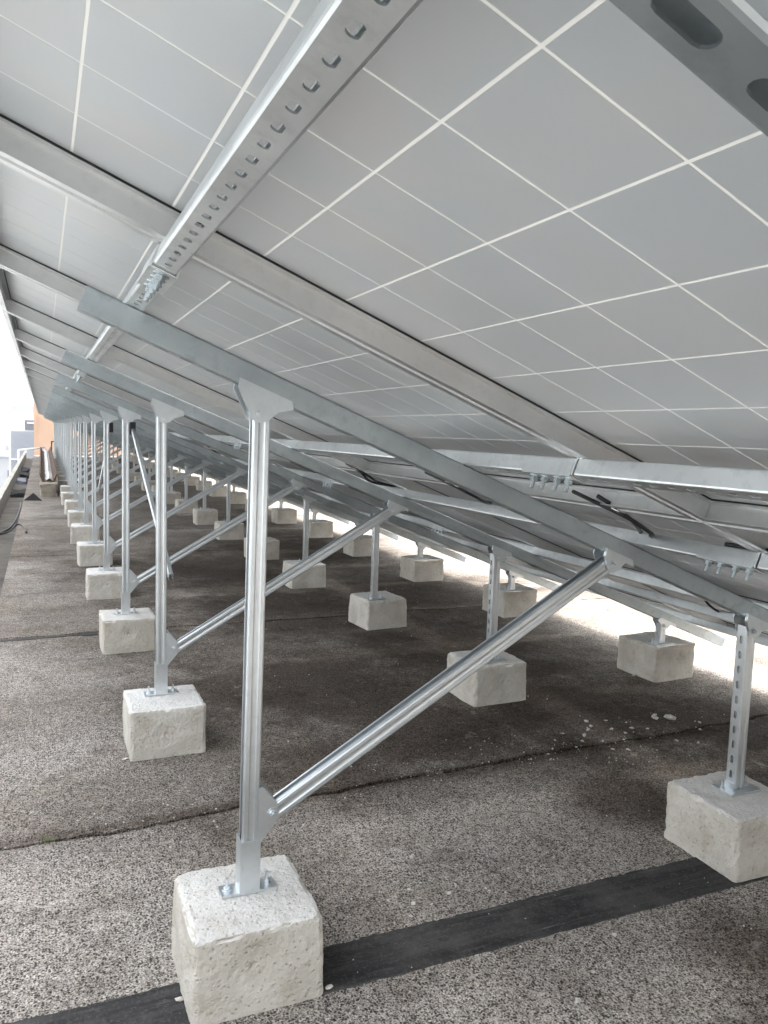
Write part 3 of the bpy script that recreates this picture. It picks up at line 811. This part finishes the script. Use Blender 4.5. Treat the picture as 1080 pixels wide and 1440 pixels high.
for pts, lab in (([(-1.02, 10.6, -.29), (-.95, 10.9, -.285), (-.86, 11.4, -.28), (-.80, 12.2, -.24), (-.775, 13.2, -.19), (-.79, 14.0, -.19)], 'black cable lying in the gutter and climbing onto the roof edge'),
                 ([(-.95, 10.8, -.29), (-.85, 10.9, -.27), (-.755, 11.0, -.19), (-.68, 10.7, -.19), (-.64, 10.1, -.19)], 'loose black cable end curling over the roof edge')):
    mb = MB(); mb.tube(smooth_path(pts, 6), .012, 6); tag(ob('cable', mb.me('cable', M['black'], True)), lab, 'cable')
for i, (x, y, sx, sy, sz, mt, lab, cat) in enumerate([(-.90, 17.2, .12, .9, .06, 'black_sheet', 'dark rag lying in the gutter nearest the torn tarp', 'rag'), (-.90, 20.4, .10, .5, .10, 'greywall', 'grey crumpled bag lying in the gutter', 'bag'),
                                    (-.88, 22.6, .11, .6, .11, 'black_sheet', 'dark sack lying in the gutter beside the trough', 'sack'), (-.92, 25.5, .1, .7, .08, 'black_sheet', 'dark sack far down the gutter near the white pipe frame', 'sack')]):
    o = ob('gutter_litter', blob_wall('gutter_litter', -sx, sx, -sy, sy, 0, sz, M[mt], i * 3.3, .06, 8), None, (x, y, -.30)); tag(o, lab, cat)
# white pipe frame across the parapet
pf = ob('pipe_frame', None, None, (-1.2, 29.5, -.5)); tag(pf, 'white pipe frame standing across the parapet in front of the peach wall', 'pipe frame')
for nm, a, b in (('upright', (0, 0, -.1), (0, 0, .70)), ('crossbar', (-.02, 0, .70), (.84, 0, .82)), ('upright', (.84, 0, .30), (.84, 0, .80))):
    mb = MB(); mb.tube([a, b], .030, 10); ob(nm, mb.me(nm, M['white'], True), pf)
rf = ob('rusty_rail', None, None, (-.10, 34.5, GZ)); tag(rf, 'rusty bent handrail stub before the peach wall', 'handrail')
for nm, a, b in (('upright', (0, 0, 0), (0, 0, .62)), ('crossbar', (-.02, 0, .62), (.5, 0, .66))):
    mb = MB(); mb.tube([a, b], .025, 8); ob(nm, mb.me(nm, M['rust'], True), rf)

# ------------------------------------------------------------------ far buildings
def building(name, label, loc, parts, cat='building', group=None):
    e = ob(name, None, None, loc); tag(e, label, cat, group)
    for nm, mt, bx in parts:
        mb = MB(); mb.box(*bx); ob(nm, mb.me(nm, M[mt]), e)
    return e
building('stair_house', 'peach rendered stair house closing the far end of the roof', (-.78, 40, -4), [
    ('wall', 'peach', (0, 6.2, 0, 5, 0, 7.2)), ('corner_shade', 'peach_shade', (-.02, .16, -.04, .1, 0, 7.1)), ('roof', 'palewall', (-.2, 6.4, -.2, 5.2, 7.2, 7.4))])
building('grey_block', 'pale grey block with a white storey and a dark window beyond the peach wall', (-3.1, 80, -14), [
    ('wall', 'greywall', (0, 9, 0, 8, 0, 14.4)), ('upper_storey', 'whitewall', (.1, 9, .4, 8, 14.4, 15.75)), ('roof_tank', 'palewall', (.15, 8, 1, 7, 15.75, 16.75)),
    ('window', 'window', (1.2, 2.3, .34, .45, 14.5, 15.45)), ('window_hood', 'whitewall', (1.4, 2.4, .10, .39, 15.12, 15.24)), ('corner_post', 'whitewall', (-.16, -.02, -.06, .1, 0, 14.5)), ('ledge', 'whitewall', (0, 9, -.12, -.01, 11.75, 11.85))])
an = MB(); an.tube([(-1.5, 82, 2.7), (-1.5, 82, 4.6)], .03, 6); an.tube([(-2.3, 82, 3.9), (-1.2, 82, 3.9)], .02, 6)
tag(ob('antenna', an.me('antenna', M['steel_dull'])), 'thin roof antenna on the pale grey block', 'antenna')
# corrugated roof of a neighbour, seen between the posts
cr = MB()
for i in range(28):
    x = 5.5 + i * .42
    cr.add([(x, 44, -1.9), (x + .30, 44, -1.9), (x + .30, 56, 1.25), (x, 56, 1.25), (x + .15, 44, -1.78), (x + .15, 56, 1.37)], [(0, 4, 5, 3), (4, 1, 2, 5)])
nb = ob('neighbour_roof', None, None, (0, 0, 0)); tag(nb, 'terracotta and cream corrugated roof beyond the far end of the array', 'roof')
rs = MB(); rs.add([(-.9 + 6, 44, -2), (20, 44, -2), (20, 56, 1.15), (5.1, 56, 1.15)], [(0, 1, 2, 3)]); rs.box(5.1, 20, 45, 56, -6, -2.02)
ob('roof_base', rs.me('roof_base', M['tile_pale']), nb); ob('roof_rib', cr.me('roof_rib', M['tile']), nb)

# town and hills
gd = MB(); gd.box(-900, 1200, -300, 2600, -14.6, -14.2); struct(ob('ground', gd.me('ground', M['town'])))
def hill(x0, x1, y, top, seed, depth=260):
    V = []; Fc = []; n = 60; rws = 8
    for r in range(rws + 1):
        t = r / rws
        for i in range(n + 1):
            x = x0 + (x1 - x0) * i / n; h = top * (.62 + .45 * noise.noise(Vector((x / 190, seed, 0))) + .12 * noise.noise(Vector((x / 40, seed, 1)))) * math.sin(math.pi * min(1, t * .5 + .0))
            V.append((x, y + depth * t, -14.3 + max(0, h) * 1.0 + 1.5 * noise.noise(Vector((x / 15, t * 9, seed)))))
    for r in range(rws):
        for i in range(n): Fc.append((r * (n + 1) + i, r * (n + 1) + i + 1, (r + 1) * (n + 1) + i + 1, (r + 1) * (n + 1) + i))
    return mesh('hills', V, Fc, M['hill'], True)
struct(ob('hills', hill(-700, 700, 620, 46, 2.2)))
rnd = random.Random(5); used = []
for i in range(26):
    y = rnd.uniform(95, 420); x = -(.047 * y) + rnd.uniform(-.10, .075) * y - 2
    wd = rnd.uniform(8, 16); h = rnd.uniform(4, 11)
    if x + wd > -3.6 and y < 110: continue
    if any(abs(x - a) < (wd + b) * .62 and abs(y - c_) < 18 for a, b, c_ in used): continue
    used.append((x, wd, y)); mt = rnd.choice(['palewall', 'whitewall', 'greywall', 'palewall'])
    parts = [('wall', mt, (-wd / 2, wd / 2, 0, 10, 0, h)), ('roof', rnd.choice(['palewall', 'greywall', 'tile']), (-wd / 2 - .2, wd / 2 + .2, -.2, 10.2, h, h + .4))]
    for q in range(int(wd // 2.6)):
        for f in range(int(h // 3)):
            xx = -wd / 2 + 1 + q * 2.5; parts.append(('window', 'window', (xx, xx + 1.2, -.05, .02, .9 + f * 3, 2.3 + f * 3)))
    building('town_house', f'hazy low town house in the valley, {ORD[len(used)-1]} outwards from the pale grey block', (x, y, -14.25), parts, 'house', 'town houses in the valley')

# ------------------------------------------------------------------ haze
hz = MB(); hz.box(-1000, 1300, -400, 2700, -15.6, 40)
ho = ob('haze', hz.me('haze', None)); stuff(ho); tag(ho, 'thin bright haze over the valley and the town', 'haze')
hm = bpy.data.materials.new('haze'); hm.use_nodes = True; t = hm.node_tree; t.nodes.clear()
o_ = t.nodes.new("ShaderNodeOutputMaterial"); pv = t.nodes.new("ShaderNodeVolumePrincipled")
pv.inputs['Color'].default_value = (.95, .96, .98, 1); pv.inputs['Density'].default_value = .0012; pv.inputs['Anisotropy'].default_value = .2
t.links.new(pv.outputs[0], o_.inputs['Volume']); ho.data.materials.append(hm)
